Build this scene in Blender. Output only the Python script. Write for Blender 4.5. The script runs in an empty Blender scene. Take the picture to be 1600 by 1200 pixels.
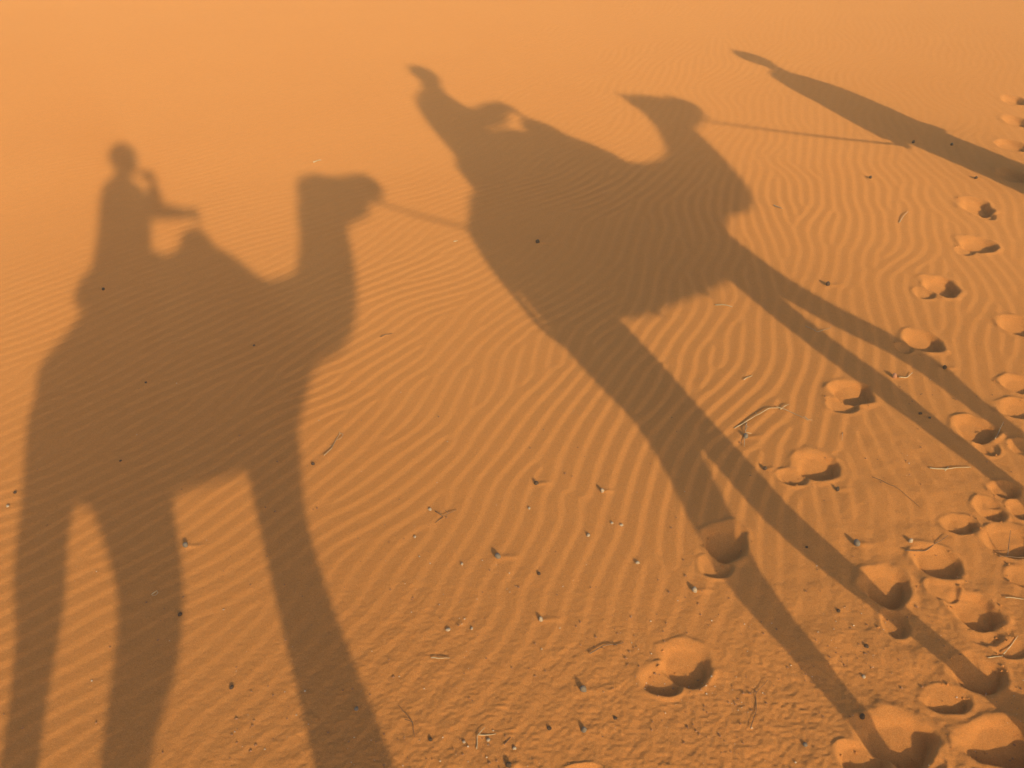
import bpy, bmesh, math, random
import numpy as np
from mathutils import Vector, Matrix

# ------------------------------------------------------------------ camera, sky, sun, exposure
scene = bpy.context.scene
COL = scene.collection
CAM_H, PITCH = 2.70, 30.7
SUN_EL, SUN_AZ = 18.1, 159.7            # the sun stands behind the camera; azimuth clockwise from +Y
cam_data = bpy.data.cameras.new('camera'); cam_data.sensor_width = 36; cam_data.lens = 36
cam_data.clip_start = 0.02; cam_data.clip_end = 6000
cam = bpy.data.objects.new('camera', cam_data); COL.objects.link(cam)
cam.location = (0, 0, CAM_H); cam.rotation_euler = (math.radians(90 - PITCH), 0, 0)
scene.camera = cam
world = bpy.data.worlds.new('World'); scene.world = world; world.use_nodes = True
wn = world.node_tree.nodes; wl = world.node_tree.links
sky = wn.new('ShaderNodeTexSky'); sky.sky_type = 'NISHITA'; sky.sun_disc = False
sky.sun_elevation = math.radians(SUN_EL); sky.sun_rotation = math.radians(SUN_AZ)
sky.air_density = 1.0; sky.dust_density = 2.4; sky.ozone_density = 1.0
wn['Background'].inputs['Strength'].default_value = 0.15
wl.new(sky.outputs['Color'], wn['Background'].inputs['Color'])
sl = bpy.data.lights.new('sun', 'SUN'); sl.energy = 3.45; sl.angle = math.radians(0.66); sl.color = (1.0, 0.775, 0.44)
sun = bpy.data.objects.new('sun', sl); COL.objects.link(sun); sun.location = (3, -8, 4)
LDIR = Vector((-math.cos(math.radians(SUN_EL)) * math.sin(math.radians(SUN_AZ)),
               -math.cos(math.radians(SUN_EL)) * math.cos(math.radians(SUN_AZ)), -math.sin(math.radians(SUN_EL))))
sun.rotation_euler = LDIR.to_track_quat('-Z', 'Y').to_euler()
vs = scene.view_settings; vs.view_transform = 'Standard'; vs.look = 'None'; vs.gamma = 1; vs.exposure = 0.26
vs.use_curve_mapping = False
scene.render.engine = 'CYCLES'
scene.cycles.use_denoising = True
scene.cycles.volume_bounces = 1

# ------------------------------------------------------------------ helpers
def tag(o, label=None, cat=None, group=None, kind=None):
    if label: o['label'] = label
    if cat: o['category'] = cat
    if group: o['group'] = group
    if kind: o['kind'] = kind
    return o

def link(name, me, mats, parent=None, smooth=True):
    if not isinstance(mats, (list, tuple)): mats = [mats]
    for m in mats: me.materials.append(m)
    if smooth:
        me.polygons.foreach_set('use_smooth', [True] * len(me.polygons))
    o = bpy.data.objects.new(name, me); COL.objects.link(o)
    if parent: o.parent = parent
    return o

def principled(name, col, rough=.9, spec=.2):
    m = bpy.data.materials.new(name); m.use_nodes = True
    b = m.node_tree.nodes['Principled BSDF']
    b.inputs['Base Color'].default_value = (*col, 1); b.inputs['Roughness'].default_value = rough
    b.inputs['Specular IOR Level'].default_value = spec
    return m, m.node_tree.nodes, m.node_tree.links, b

def noisy(name, c1, c2, scale, rough=.9, bump=.0, bscale=None, spec=.2, coord='Object', detail=4):
    m, n, l, b = principled(name, c1, rough, spec)
    tc = n.new('ShaderNodeTexCoord'); t = n.new('ShaderNodeTexNoise'); t.inputs['Scale'].default_value = scale
    t.inputs['Detail'].default_value = detail
    r = n.new('ShaderNodeMix'); r.data_type = 'RGBA'
    r.inputs[6].default_value = (*c1, 1); r.inputs[7].default_value = (*c2, 1)
    mr = n.new('ShaderNodeMapRange'); mr.inputs[1].default_value = .35; mr.inputs[2].default_value = .65
    l.new(tc.outputs[coord], t.inputs['Vector']); l.new(t.outputs['Fac'], mr.inputs[0]); l.new(mr.outputs[0], r.inputs[0])
    l.new(r.outputs[2], b.inputs['Base Color'])
    if bump:
        t2 = n.new('ShaderNodeTexNoise'); t2.inputs['Scale'].default_value = bscale or scale * 3
        t2.inputs['Detail'].default_value = 5
        l.new(tc.outputs[coord], t2.inputs['Vector'])
        bp = n.new('ShaderNodeBump'); bp.inputs['Strength'].default_value = 1; bp.inputs['Distance'].default_value = bump
        l.new(t2.outputs['Fac'], bp.inputs['Height']); l.new(bp.outputs[0], b.inputs['Normal'])
    return m

# ------------------------------------------------------------------ what lies on and in the sand (metres)
PRINTS = [
(0.617,2.600,0.095,0.109,1.00),(0.525,2.535,0.085,0.073,0.90),(0.870,3.274,0.100,0.134,1.00),(0.809,3.128,0.071,0.069,0.60),(1.381,3.807,0.105,0.120,1.00),(1.258,3.718,0.069,0.068,0.70),(1.725,4.452,0.111,0.138,1.00),(1.642,4.329,0.077,0.084,0.60),(2.271,4.999,0.106,0.134,1.00),(2.147,4.925,0.049,0.066,0.50),(2.632,5.728,0.110,0.166,1.00),(2.500,5.610,0.070,0.089,0.60),(3.119,6.379,0.120,0.153,1.00),(2.996,6.271,0.059,0.085,0.50),(3.388,7.092,0.121,0.181,1.00),(3.392,6.927,0.064,0.100,0.50),(4.263,8.541,0.120,0.194,1.00),(4.599,9.257,0.105,0.182,1.00),(4.871,9.944,0.105,0.183,1.00),(3.938,7.791,0.111,0.181,1.00),(2.870,5.175,0.095,0.134,1.00),(2.607,4.522,0.092,0.096,1.00),(2.501,4.287,0.101,0.095,0.90),(2.221,4.097,0.101,0.111,1.10),(2.213,3.962,0.054,0.074,0.60),(1.875,3.382,0.080,0.068,1.00),(2.038,3.487,0.071,0.080,1.00),(2.157,3.623,0.073,0.065,1.00),(2.023,3.274,0.103,0.103,0.80),(1.687,3.140,0.098,0.107,1.00),(1.657,2.980,0.063,0.072,0.70),(1.452,3.016,0.104,0.120,1.10),(1.417,2.807,0.055,0.084,0.70),(1.733,2.864,0.106,0.112,1.10),(1.722,2.757,0.082,0.074,0.60),(1.631,2.556,0.099,0.097,1.00),(1.478,2.440,0.091,0.063,0.90),(1.256,2.292,0.134,0.124,1.20),(1.125,2.203,0.095,0.069,1.00),(1.580,2.266,0.121,0.103,1.10),(0.226,2.154,0.073,0.029,0.80),(2.379,3.951,0.072,0.074,0.80),(2.190,3.478,0.071,0.071,0.90),(1.790,2.677,0.064,0.055,0.60),(2.002,3.053,0.070,0.065,0.60),(1.320,2.186,0.057,0.043,0.50),]
PEBBLES = [
(-0.057,3.178,0.0154,'g','big grey-green pebble with a long shadow, right of the ripples in the middle foreground'),
(0.108,3.675,0.0128,'d','dark pebble below the standing camel pair, highest of the middle scatter'),
(0.395,3.614,0.0112,'l',"pale pebble on the ripples left of the second camel's hind leg shadows"),
(0.074,3.500,0.0082,'l','small pale chip just below the highest dark pebble of the middle scatter'),
(0.315,3.315,0.0106,'l','pale pebble on the rippled sand between two tiny chips and a big grey pebble'),
(0.107,2.823,0.0119,'l','pale pebble with a long shadow above the gritty patch'),
(0.106,3.082,0.0101,'d','dark pebble with a pale chip, right of the big grey-green pebble'),
(-0.199,3.140,0.0076,'l','tiny pale chip left of the big grey-green pebble'),
(-0.235,2.774,0.0106,'l','pale pebble left of centre at the upper edge of the gritty patch'),
(-0.148,2.780,0.0071,'l','tiny pale pebble just right of a larger pale one at the gritty patch'),
(0.244,2.483,0.0143,'g','large grey pebble standing on the gritty patch left of the nearest camel print'),
(0.236,2.310,0.0116,'g','grey pebble with a long slanting shadow, below the large grey one'),
(0.343,2.364,0.0085,'d','small dark upright pebble right of the grey pair on the gritty patch'),
(0.122,2.318,0.0095,'d','dark flat pebble left of the grey pair on the gritty patch'),
(-0.077,2.272,0.0083,'l','pale pebble right of the curved twig in the near foreground'),
(0.008,2.238,0.0083,'l','pale pebble with a spike of shadow, right of the curved twig'),
(-0.265,2.274,0.0094,'d',"dark lump near the foot of the first camel's front leg shadow"),
(-0.156,2.264,0.0073,'l','small pale pebble left of the curved twig in the near foreground'),
(-0.010,2.171,0.0112,'d','dark pebble cut by the bottom edge of the picture'),
(0.702,2.980,0.0135,'l','pale upright pebble lower left of the camel print in the hind leg shadow'),
(1.404,3.254,0.0170,'g','round grey pebble with tall shadow between the hind leg shadows and the churned prints'),
(1.629,3.270,0.0118,'l','pale pebble left of the churned prints, above the low twig'),
(1.168,2.369,0.0117,'d','black round pellet at the tip of the left hind leg shadow'),
(0.950,2.256,0.0104,'g','grey pebble with slanting shadow at the bottom, left of the corner print'),
(1.945,5.737,0.0178,'d','dark pebble just above the raised foreleg shadow of the second camel'),
(0.173,6.434,0.0173,'d',"black pellet inside the second camel's body shadow"),
(-2.492,5.664,0.0117,'d',"black pellet inside the first camel's shadow under the rider"),
(-1.895,4.560,0.0083,'d',"tiny black pellet in the upper middle of the first camel's body shadow"),
(-1.796,3.858,0.0073,'d',"tiny black pellet low in the first camel's body shadow near its hind leg"),
(-1.422,4.962,0.0088,'d',"tiny black pellet in the first camel's shoulder shadow"),
(-0.908,3.832,0.0102,'d',"dark pellet just right of the first camel's front leg shadow"),
(-2.180,3.618,0.0098,'d',"dark pebble at the left edge beside the first camel's rump shadow"),
(-2.170,3.522,0.0096,'l','pale pebble at the left edge just below a dark one'),
(-1.331,3.254,0.0131,'g',"grey pebble right of the first camel's stifle shadow between its legs"),
(-1.245,2.861,0.0108,'d','dark pebble lower right of the near hind leg shadow of the first camel'),
(-0.966,2.500,0.0099,'d',"dark pebble between the first camel's leg shadows near the bottom"),
(2.800,7.701,0.0150,'d','black pellet alone below the lead rope shadow'),
(3.442,8.612,0.0165,'d',"left black pellet of the two inside the walking guide's shadow"),
(3.745,8.541,0.0164,'d',"right black pellet of the two inside the walking guide's shadow"),
(2.000,4.240,0.0110,'d','black pellet inside the straight foreleg shadow of the second camel'),
(2.035,4.205,0.0094,'d','tiny dark pellet right beside the black one in the straight foreleg shadow'),
(2.284,4.693,0.0135,'d','dark chip right of the raised foreleg shadow'),
(3.625,7.701,0.0150,'d',"small dark pellet above the top camel print, below the guide's shadow"),
(1.990,4.600,0.0167,'r','pinkish pebble between the two foreleg shadows'),
(1.427,3.623,0.0112,'d','dark chip just below the print with the twig nearby'),
(1.198,3.242,0.0078,'d','tiny black pellet inside the right hind leg shadow'),
(1.278,2.690,0.0104,'d','dark pebble between the hind leg shadows, upper one of three in a row'),
(1.227,2.550,0.0089,'l','pale pebble between the hind leg shadows, lowest of three in a row'),
(1.226,2.871,0.0096,'d','dark pebble beside a hooked crumb at the left rim of a print'),
(-0.351,3.495,0.0096,'l','small pale pebble left of the forked twig'),
(-0.401,3.311,0.0079,'l','tiny pale pebble on the ripples below the forked twig'),
(0.458,3.382,0.0094,'l','right one of two tiny pale chips on the ripples'),
(0.419,3.395,0.0081,'l','left one of two tiny pale chips on the ripples'),
(0.500,3.143,0.0102,'l','pale crumb left of the camel print crossed by the hind leg shadow'),
(-0.523,2.402,0.0097,'g',"grey pebble inside the first camel's front leg shadow near the bottom"),
(1.106,4.037,0.0152,'g','grey pebble under the branched dead twig'),
(1.142,3.777,0.0116,'d','dark chip left of the print below the branched twig'),
]
TWIGS = [
([[(1.066,4.114),(1.180,4.205),(1.274,4.281),(1.325,4.281),(1.372,4.240),(1.433,4.171)],[(1.325,4.281),(1.376,4.323)],[(1.133,4.159),(1.106,4.064),(1.135,4.059)],[(1.102,4.048),(1.081,3.951)],],0.0061,'s','branched dead twig on the ripples between the camel prints and the hind leg shadows'),
([[(0.277,2.649),(0.332,2.690),(0.406,2.712)],],0.0057,'b','dark bent stick lying above the gritty patch'),
([[(-0.866,3.894),(-0.842,3.951),(-0.835,4.026),(-0.824,4.075),(-0.807,4.064),(-0.816,4.020),(-0.833,4.015)],],0.0044,'s','looped straw right of the first camel front leg shadow'),
([[(1.207,5.462),(1.258,5.445),(1.300,5.428)],],0.0076,'p','pale broken straw under the second camel belly shadow'),
([[(1.670,5.183),(1.716,5.105),(1.803,5.160),(1.822,5.191)],],0.0036,'s','fine curved fibre in the fork of the foreleg shadows'),
([[(2.009,4.586),(2.046,4.586),(2.094,4.633)],],0.0067,'p','short pale curved straw right of the pinkish pebble'),
([[(1.887,3.782),(1.953,3.772),(2.072,3.782)],[(1.949,3.762),(1.974,3.792)],],0.0058,'p','long pale straw left of the churned prints'),
([[(1.604,3.709),(1.687,3.628),(1.743,3.495)],],0.0029,'b','fine brown hair-like stem curving over the ripples above the round grey pebble'),
([[(1.586,3.210),(1.680,3.222),(1.791,3.299)],],0.0052,'b','low buried twig above the print with the lower lobe'),
([[(1.951,3.174),(1.993,3.182),(2.051,3.167)],[(1.993,3.182),(2.020,3.266)],],0.0051,'b','dark twig with one upright prong at the right edge'),
([[(1.879,2.937),(1.950,2.933)],],0.0049,'p','pale straw at the right edge below the upright prong twig'),
([[(1.692,2.634),(1.744,2.634)],[(1.758,2.656),(1.838,2.731)],],0.0046,'p','two crossed pale straws by the lower right prints'),
([[(-0.113,2.236),(-0.109,2.292),(-0.084,2.326)],[(-0.109,2.292),(-0.052,2.297)],],0.0041,'p','pale curved twig standing out in the near foreground'),
([[(-0.287,2.631),(-0.254,2.622),(-0.225,2.625)],],0.0046,'p','short pale straw on the left of the gritty patch'),
([[(-0.355,2.353),(-0.328,2.339),(-0.317,2.274)],[(-0.328,2.339),(-0.384,2.413)],],0.0021,'b','thin dry stem right of the front leg shadow near the bottom'),
([[(-0.025,2.254),(-0.006,2.279)],],0.0041,'b','stubby brown stick between two pale pebbles by the curved twig'),
([[(-0.328,3.478),(-0.293,3.443),(-0.235,3.491)],[(-0.293,3.443),(-0.323,3.404)],],0.0041,'b','forked twig on the ripples in the middle'),
([[(-0.734,5.059),(-0.706,5.097),(-0.674,5.105)],],0.0054,'b','thin buried stem right of the first camel chest shadow'),
([[(1.911,7.092),(1.935,7.053),(1.952,7.002)],],0.0093,'p','short pale straw right of the second camel chest shadow'),
([[(2.722,6.768),(2.793,6.889),(2.854,6.977)],],0.0067,'p','thin straight pale straw left of the upper right prints'),
([[(1.200,4.567),(1.227,4.600),(1.253,4.613)],],0.0066,'p','short pale straw above the branched twig'),
([[(1.426,4.217),(1.438,4.188),(1.455,4.182)],],0.0047,'p','pale splinter at the right end of the branched twig'),
([[(1.575,4.075),(1.552,4.004)],],0.0031,'p','tiny pale splinter right of the branched twig'),
([[(-1.382,2.965),(-1.367,2.987),(-1.360,2.972),(-1.379,2.962)],],0.0037,'p','tiny pale leaf scrap inside the first camel near hind leg shadow'),
([[(2.269,4.004),(2.311,4.070),(2.375,4.159)],],0.0045,'p','pale stem leaning in a print at the right'),
([[(-1.614,8.087),(-1.560,8.135)],],0.0130,'p','white chip of straw just above the first camel head shadow'),
([[(-0.394,6.456),(-0.369,6.467)],],0.0087,'p','tiny white chip of straw beside the second camel rump shadow'),
([[(0.784,2.318),(0.822,2.399),(0.832,2.469),(0.890,2.535)],],0.0032,'b','half-buried dark root right of the nearest camel print'),
]

# ------------------------------------------------------------------ the sand's height
RX0, RX1, RY0, RY1, RD = -13., 13., 0., 20., .018
def smooth_noise(shape, sp, rng):
    H, W = shape; n = rng.standard_normal(shape)
    fy = np.fft.fftfreq(H)[:, None]; fx = np.fft.rfftfreq(W)[None]
    r = np.fft.irfft2(np.fft.rfft2(n) * np.exp(-2 * (math.pi * sp) ** 2 * (fx ** 2 + fy ** 2)), shape)
    return r / r.std()

def ripple_field(lam=.083, seed=13, iters=6):
    rng = np.random.default_rng(seed); d = RD
    W = int((RX1 - RX0) / d); H = int((RY1 - RY0) / d)
    X, Y = np.meshgrid(RX0 + np.arange(W) * d, RY0 + np.arange(H) * d)
    t = np.clip((X + 1.2) / 3.6, 0, 1); t = t * t * (3 - 2 * t)
    near = np.clip((X + 1.6) / .8, 0, 1) * np.clip((5.9 - Y) / 1.3, 0, 1)
    th = 52 + np.maximum(16 * near, 20 * np.clip((X + .6) / 2.6, 0, 1)) + 2 * smooth_noise((H, W), .9 / d, rng) + (4 + 4 * t) * smooth_noise((H, W), .30 / d, rng) + 8 * smooth_noise((H, W), .13 / d, rng)
    fy = np.fft.fftfreq(H, d)[:, None]; fx = np.fft.fftfreq(W, d)[None]
    k0 = 1 / lam; G = []; angs = np.arange(24, 108, 8.)
    for a in angs:
        r = math.radians(a); n = (math.sin(r), -math.cos(r))
        al = fx * n[0] + fy * n[1]; ac = fx * n[1] - fy * n[0]
        G.append(np.exp(-.5 * ((al - k0) / (.14 * k0)) ** 2 - .5 * (ac / (.15 * k0)) ** 2).astype(np.float32))
    w = [np.exp(-.5 * ((th - a) / 5.5) ** 2) for a in angs]; s = sum(w)
    z = (rng.standard_normal((H, W)) + 1j * rng.standard_normal((H, W))).astype(np.complex64)
    for it in range(iters):
        F = np.fft.fft2(z); z = 0
        for g, wt in zip(G, w): z = z + np.fft.ifft2(F * g) * (wt / s)
        z = (z / (np.abs(z) + .05 * np.abs(z).mean())).astype(np.complex64)
    lo = smooth_noise((H, W), .45 / d, rng); lo2 = smooth_noise((H, W), 1.3 / d, rng)
    return z, lo, lo2
RZ, RLO, RLO2 = ripple_field()

def grid_sample(A, x, y):
    u = np.clip((x - RX0) / RD, 0, A.shape[1] - 1.001); v = np.clip((y - RY0) / RD, 0, A.shape[0] - 1.001)
    i = u.astype(int); j = v.astype(int); fu = u - i; fv = v - j
    return (A[j, i] * (1 - fu) + A[j, i + 1] * fu) * (1 - fv) + (A[j + 1, i] * (1 - fu) + A[j + 1, i + 1] * fu) * fv

def hash2(i, j, seed):
    n = (i * 374761393 + j * 668265263 + seed * 974711) & 0x7fffffff
    n = ((n ^ (n >> 13)) * 1274126177) & 0x7fffffff
    return ((n ^ (n >> 16)) & 0xffff) / 65535.
def vnoise(x, y, s, seed):
    x = x / s; y = y / s; i = np.floor(x).astype(np.int64); j = np.floor(y).astype(np.int64)
    u = x - i; v = y - j; u = u * u * (3 - 2 * u); v = v * v * (3 - 2 * v)
    return ((hash2(i, j, seed) * (1 - u) + hash2(i + 1, j, seed) * u) * (1 - v)
            + (hash2(i, j + 1, seed) * (1 - u) + hash2(i + 1, j + 1, seed) * u) * v) - .5
def sstep(a, b, x):
    t = np.clip((x - a) / (b - a), 0, 1); return t * t * (3 - 2 * t)

SX, SY = -LDIR.x / math.hypot(LDIR.x, LDIR.y), -LDIR.y / math.hypot(LDIR.x, LDIR.y)   # towards the sun
def rough_mask(x, y):
    "gritty, half-deflated patch in the foreground and the churned track at the right"
    q = sstep(3.35, 2.35, y + .28 * vnoise(x, y, .35, 31) * 2 - .0 * x) * sstep(-1.7, -.2, x + .5 * vnoise(x, y, .4, 32)) 
    tr = sstep(.75, .15, np.abs((x - .75) - (y - 2.6) * .58 - .55 * sstep(3., 5., y) * 0 - .55)) * sstep(6.5, 3.5, y)
    return np.clip(q, 0, 1), np.clip(tr, 0, 1)

def ground_height(x, y, cell=None):
    "returns height and a crest value (coarse pale grains gather on the crests)"
    shp = x.shape; x = x.ravel().astype(float); y = y.ravel().astype(float)
    cell = np.zeros_like(x) if cell is None else cell.ravel()
    r = np.hypot(x, y)
    inside = (x > RX0 + .5) & (x < RX1 - .5) & (y > RY0 + .3) & (y < RY1 - .5)
    h = np.zeros_like(x); crest = np.full_like(x, .5)
    z = grid_sample(RZ, x, y); lo = grid_sample(RLO, x, y); lo2 = grid_sample(RLO2, x, y)
    ph = np.angle(z); q, tr = rough_mask(x, y)
    prof = np.sin(ph) - .24 * np.sin(2 * ph)
    amp = .00175 * (.78 + .22 * sstep(-2., -.6, x)) * np.clip(1 + .22 * lo + .12 * lo2, .45, 1.5) * np.minimum(1, np.abs(z)) * (1 - .50 * q) * (1 - .55 * tr)
    fade = sstep(.042, .029, cell) * inside
    rip = prof * amp * fade
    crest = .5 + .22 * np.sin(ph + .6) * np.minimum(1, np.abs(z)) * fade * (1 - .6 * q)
    und = .0075 * lo2 * inside + .0022 * lo * inside
    fine = vnoise(x, y, .012, 1) * .0017 + vnoise(x, y, .029, 2) * .0008 + vnoise(x, y, .07, 3) * .0010
    gr = np.where(vnoise(x, y, .017, 4) > .24, 1., 0.) * .0016
    clump = sstep(.0, .3, vnoise(x, y, .16, 5) + vnoise(x, y, .07, 6) * .6)
    near = sstep(.03, .012, cell)
    rough = (fine * (.30 + 1.5 * q + .6 * tr) + gr * clump * (q + .25 * tr)) * near
    flat = np.ones_like(x); dep = np.zeros_like(x); rim = np.zeros_like(x)
    for k, (cx, cy, a, b, d) in enumerate(PRINTS):
        R = max(a, b) * 2.2
        m = np.where((np.abs(x - cx) < R) & (np.abs(y - cy) < R))[0]
        if not len(m): continue
        dx = x[m] - cx; dy = y[m] - cy
        ang = .35 * (hash2(np.int64(k), np.int64(3), 5) - .5); ca, sa = math.cos(ang), math.sin(ang)
        wx = vnoise(dx + 5 * k, dy, .09, 21); wy = vnoise(dx, dy + 7 * k, .09, 22)
        dx = dx + .03 * a / .1 * wx; dy = dy + .03 * b / .1 * wy
        px = (dx * ca + dy * sa) / a; py = (-dx * sa + dy * ca) / b
        wob = 1 + .16 * vnoise(dx + k, dy + 2 * k, .09, 8) + .07 * vnoise(dx + k, dy, .028, 9)
        rr = np.sqrt(px * px + py * py) / wob
        u = (px * SX + py * SY)                      # +1 on the sun's side: the steep wall; the floor rises to the far rim
        edge_w = .26 + .16 * sstep(.3, -.6, u)
        wall = sstep(1.0, 0., (rr - (1 - edge_w)) / edge_w)
        floor = .20 + .80 * np.clip((u + 1) / 1.65, 0, 1)
        crumb = np.clip(vnoise(dx + 3, dy + k, .030, 10) * 2 - .25, 0, 1) * .008 * sstep(.98, .75, rr) * sstep(-.1, .4, u)
        D = .037 * d * min(1.5, max(a, b) / .11) * wall * floor + .003 * vnoise(dx, dy + k, .04, 12) * wall - crumb * d
        o = dep[m]; kk = .024                          # smooth union of the toe lobes
        hh = np.clip(.5 + .5 * (D - o) / kk, 0, 1)
        dep[m] = np.where(o > 0, o * (1 - hh) + D * hh + kk * hh * (1 - hh) * np.minimum(1, np.minimum(o, D).clip(0) / .01), np.maximum(D, 0))
        rim[m] = np.maximum(rim[m], .0060 * d * np.exp(-((rr - 1.07) / .13) ** 2) * (.35 + 1.6 * np.clip(vnoise(dx, dy + k, .045, 11) + .25, 0, 1)))
        flat[m] = np.minimum(flat[m], sstep(.95, 1.35, rr))
    rim *= sstep(.012, .0, dep)
    tail = np.zeros_like(x)
    for (cx, cy, rad, kd, lb) in PEBBLES:              # wind tails of sand behind the bigger pebbles
        if rad < .011: continue
        m = np.where((np.abs(y - cy) < .06) & (x > cx - .05) & (x < cx + .26))[0]
        if not len(m): continue
        t = (x[m] - cx) / (rad * 8); off = (y[m] - cy - .10 * (x[m] - cx)) / (rad * 1.1)
        tail[m] = np.maximum(tail[m], rad * .32 * np.exp(-off ** 2) * sstep(-.1, .12, t) * sstep(1, .1, t))
    churn = (vnoise(x, y, .11, 51) * .010 + vnoise(x, y, .05, 52) * .004) * tr * sstep(1.0, .0, np.abs(y - 3) / 2.2)
    far = sstep(22, 60, r) * (1.1 * np.sin(x * .045 + 1.3 * np.sin(y * .021)) + .9 * np.sin(y * .037 - x * .011 + 2)) * .5
    h = rip * flat + und + rough * (.4 + .6 * flat) - dep + rim + tail + churn + far
    crest = .5 + (crest - .5) * flat
    return h.reshape(shp), crest.reshape(shp), q.reshape(shp)

def gh(x, y):
    return float(ground_height(np.array([x]), np.array([y]))[0][0])

def build_ground():
    fine = np.radians(np.linspace(-44, 44, 800)); step = fine[1] - fine[0]
    coarse = np.radians(np.concatenate([np.linspace(44, 60, 20)[1:], np.linspace(60, 300, 80)[1:], np.linspace(300, 316, 20)[1:-1]]))
    ang = np.concatenate([fine, coarse]); NA = len(ang)
    r1 = np.geomspace(.15, 1.6, 30)[:-1]; r2 = np.geomspace(1.6, 20, 1300); r3 = np.geomspace(20, 2500, 60)[1:]
    rad = np.concatenate([r1, r2, r3]); NR = len(rad)
    R, A = np.meshgrid(rad, ang, indexing='ij')
    X = R * np.sin(A); Y = R * np.cos(A)
    dr = np.gradient(rad)[:, None]; da = np.concatenate([np.full(len(fine), step), np.full(len(coarse), .03)])[None]
    cell = np.maximum(dr, R * da)
    Z, C, Q = ground_height(X, Y, cell)
    co = np.empty((NR * NA + 1, 3), np.float32)
    co[:-1, 0] = X.ravel(); co[:-1, 1] = Y.ravel(); co[:-1, 2] = Z.ravel(); co[-1] = (0, 0, float(Z[0].mean()))
    i = np.arange(NR - 1)[:, None] * NA; j = np.arange(NA)[None]; j2 = (j + 1) % NA
    quads = np.stack([i + j, i + j2, i + NA + j2, i + NA + j], -1).reshape(-1, 4)
    tris = np.stack([np.full(NA, NR * NA), (np.arange(NA) + 1) % NA, np.arange(NA)], -1)
    me = bpy.data.meshes.new('sand')
    nq, nt = len(quads), len(tris)
    me.vertices.add(len(co)); me.vertices.foreach_set('co', co.ravel())
    me.loops.add(nq * 4 + nt * 3); me.loops.foreach_set('vertex_index', np.concatenate([quads.ravel(), tris.ravel()]).astype(np.int32))
    me.polygons.add(nq + nt)
    me.polygons.foreach_set('loop_start', np.concatenate([np.arange(nq) * 4, nq * 4 + np.arange(nt) * 3]).astype(np.int32))
    me.polygons.foreach_set('use_smooth', np.ones(nq + nt, bool))
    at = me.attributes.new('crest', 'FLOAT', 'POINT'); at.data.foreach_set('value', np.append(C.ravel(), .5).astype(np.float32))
    at = me.attributes.new('grit', 'FLOAT', 'POINT'); at.data.foreach_set('value', np.append(Q.ravel(), 0).astype(np.float32))
    me.update(calc_edges=True); me.validate()
    return me

def sand_material():
    m, n, l, b = principled('sand', (.5, .25, .09), 1., .0)
    b.inputs['Diffuse Roughness'].default_value = .6
    geo = n.new('ShaderNodeNewGeometry'); pos = geo.outputs['Position']
    at = n.new('ShaderNodeAttribute'); at.attribute_name = 'crest'
    ag = n.new('ShaderNodeAttribute'); ag.attribute_name = 'grit'
    def noise(scale, detail=3, rough=.55):
        t = n.new('ShaderNodeTexNoise'); t.inputs['Scale'].default_value = scale; t.inputs['Detail'].default_value = detail
        t.inputs['Roughness'].default_value = rough; l.new(pos, t.inputs['Vector']); return t.outputs['Fac']
    def mix(f, a, c):
        x = n.new('ShaderNodeMix'); x.data_type = 'RGBA'
        for s, v in ((0, f), (6, a), (7, c)):
            if hasattr(v, 'is_linked'): l.new(v, x.inputs[s])
            else: x.inputs[s].default_value = v
        return x.outputs[2]
    def rng(v, a, c, lo=0, hi=1):
        x = n.new('ShaderNodeMapRange'); x.inputs[1].default_value = a; x.inputs[2].default_value = c
        x.inputs[3].default_value = lo; x.inputs[4].default_value = hi; l.new(v, x.inputs[0]); return x.outputs[0]
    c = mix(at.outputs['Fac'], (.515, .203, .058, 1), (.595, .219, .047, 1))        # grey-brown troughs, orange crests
    c = mix(rng(noise(1.1), .35, .7, 0, .35), c, (.58, .233, .060, 1))
    c = mix(rng(noise(14, 4), .40, .75, 0, .30), c, (.43, .182, .048, 1))
    c = mix(rng(noise(95, 3), .38, .70, 0, .38), c, (.40, .172, .050, 1))
    c = mix(rng(noise(230, 2), .42, .70, 0, .45), c, (.31, .135, .045, 1))
    c = mix(rng(noise(310, 2), .50, .72, 0, .40), c, (.74, .40, .16, 1))
    c = mix(rng(noise(420, 2), .35, .72, 0, .35), c, (.70, .36, .12, 1))            # single grains
    c = mix(rng(noise(610, 2), .52, .75, 0, .55), c, (.20, .095, .04, 1))
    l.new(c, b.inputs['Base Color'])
    add = n.new('ShaderNodeMath'); add.operation = 'MULTIPLY_ADD'
    l.new(noise(160, 4, .7), add.inputs[0]); add.inputs[1].default_value = .0016; l.new(rng(noise(55, 3), 0, 1, 0, .0018), add.inputs[2])
    bp = n.new('ShaderNodeBump'); bp.inputs['Strength'].default_value = .75; bp.inputs['Distance'].default_value = 1
    l.new(add.outputs[0], bp.inputs['Height']); l.new(bp.outputs[0], b.inputs['Normal'])
    return m

SAND = sand_material()
gme = build_ground(); gme.materials.append(SAND)
ground = bpy.data.objects.new('ground', gme); COL.objects.link(ground); tag(ground, 'orange rippled desert sand with camel prints', None, None, 'structure')

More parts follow.
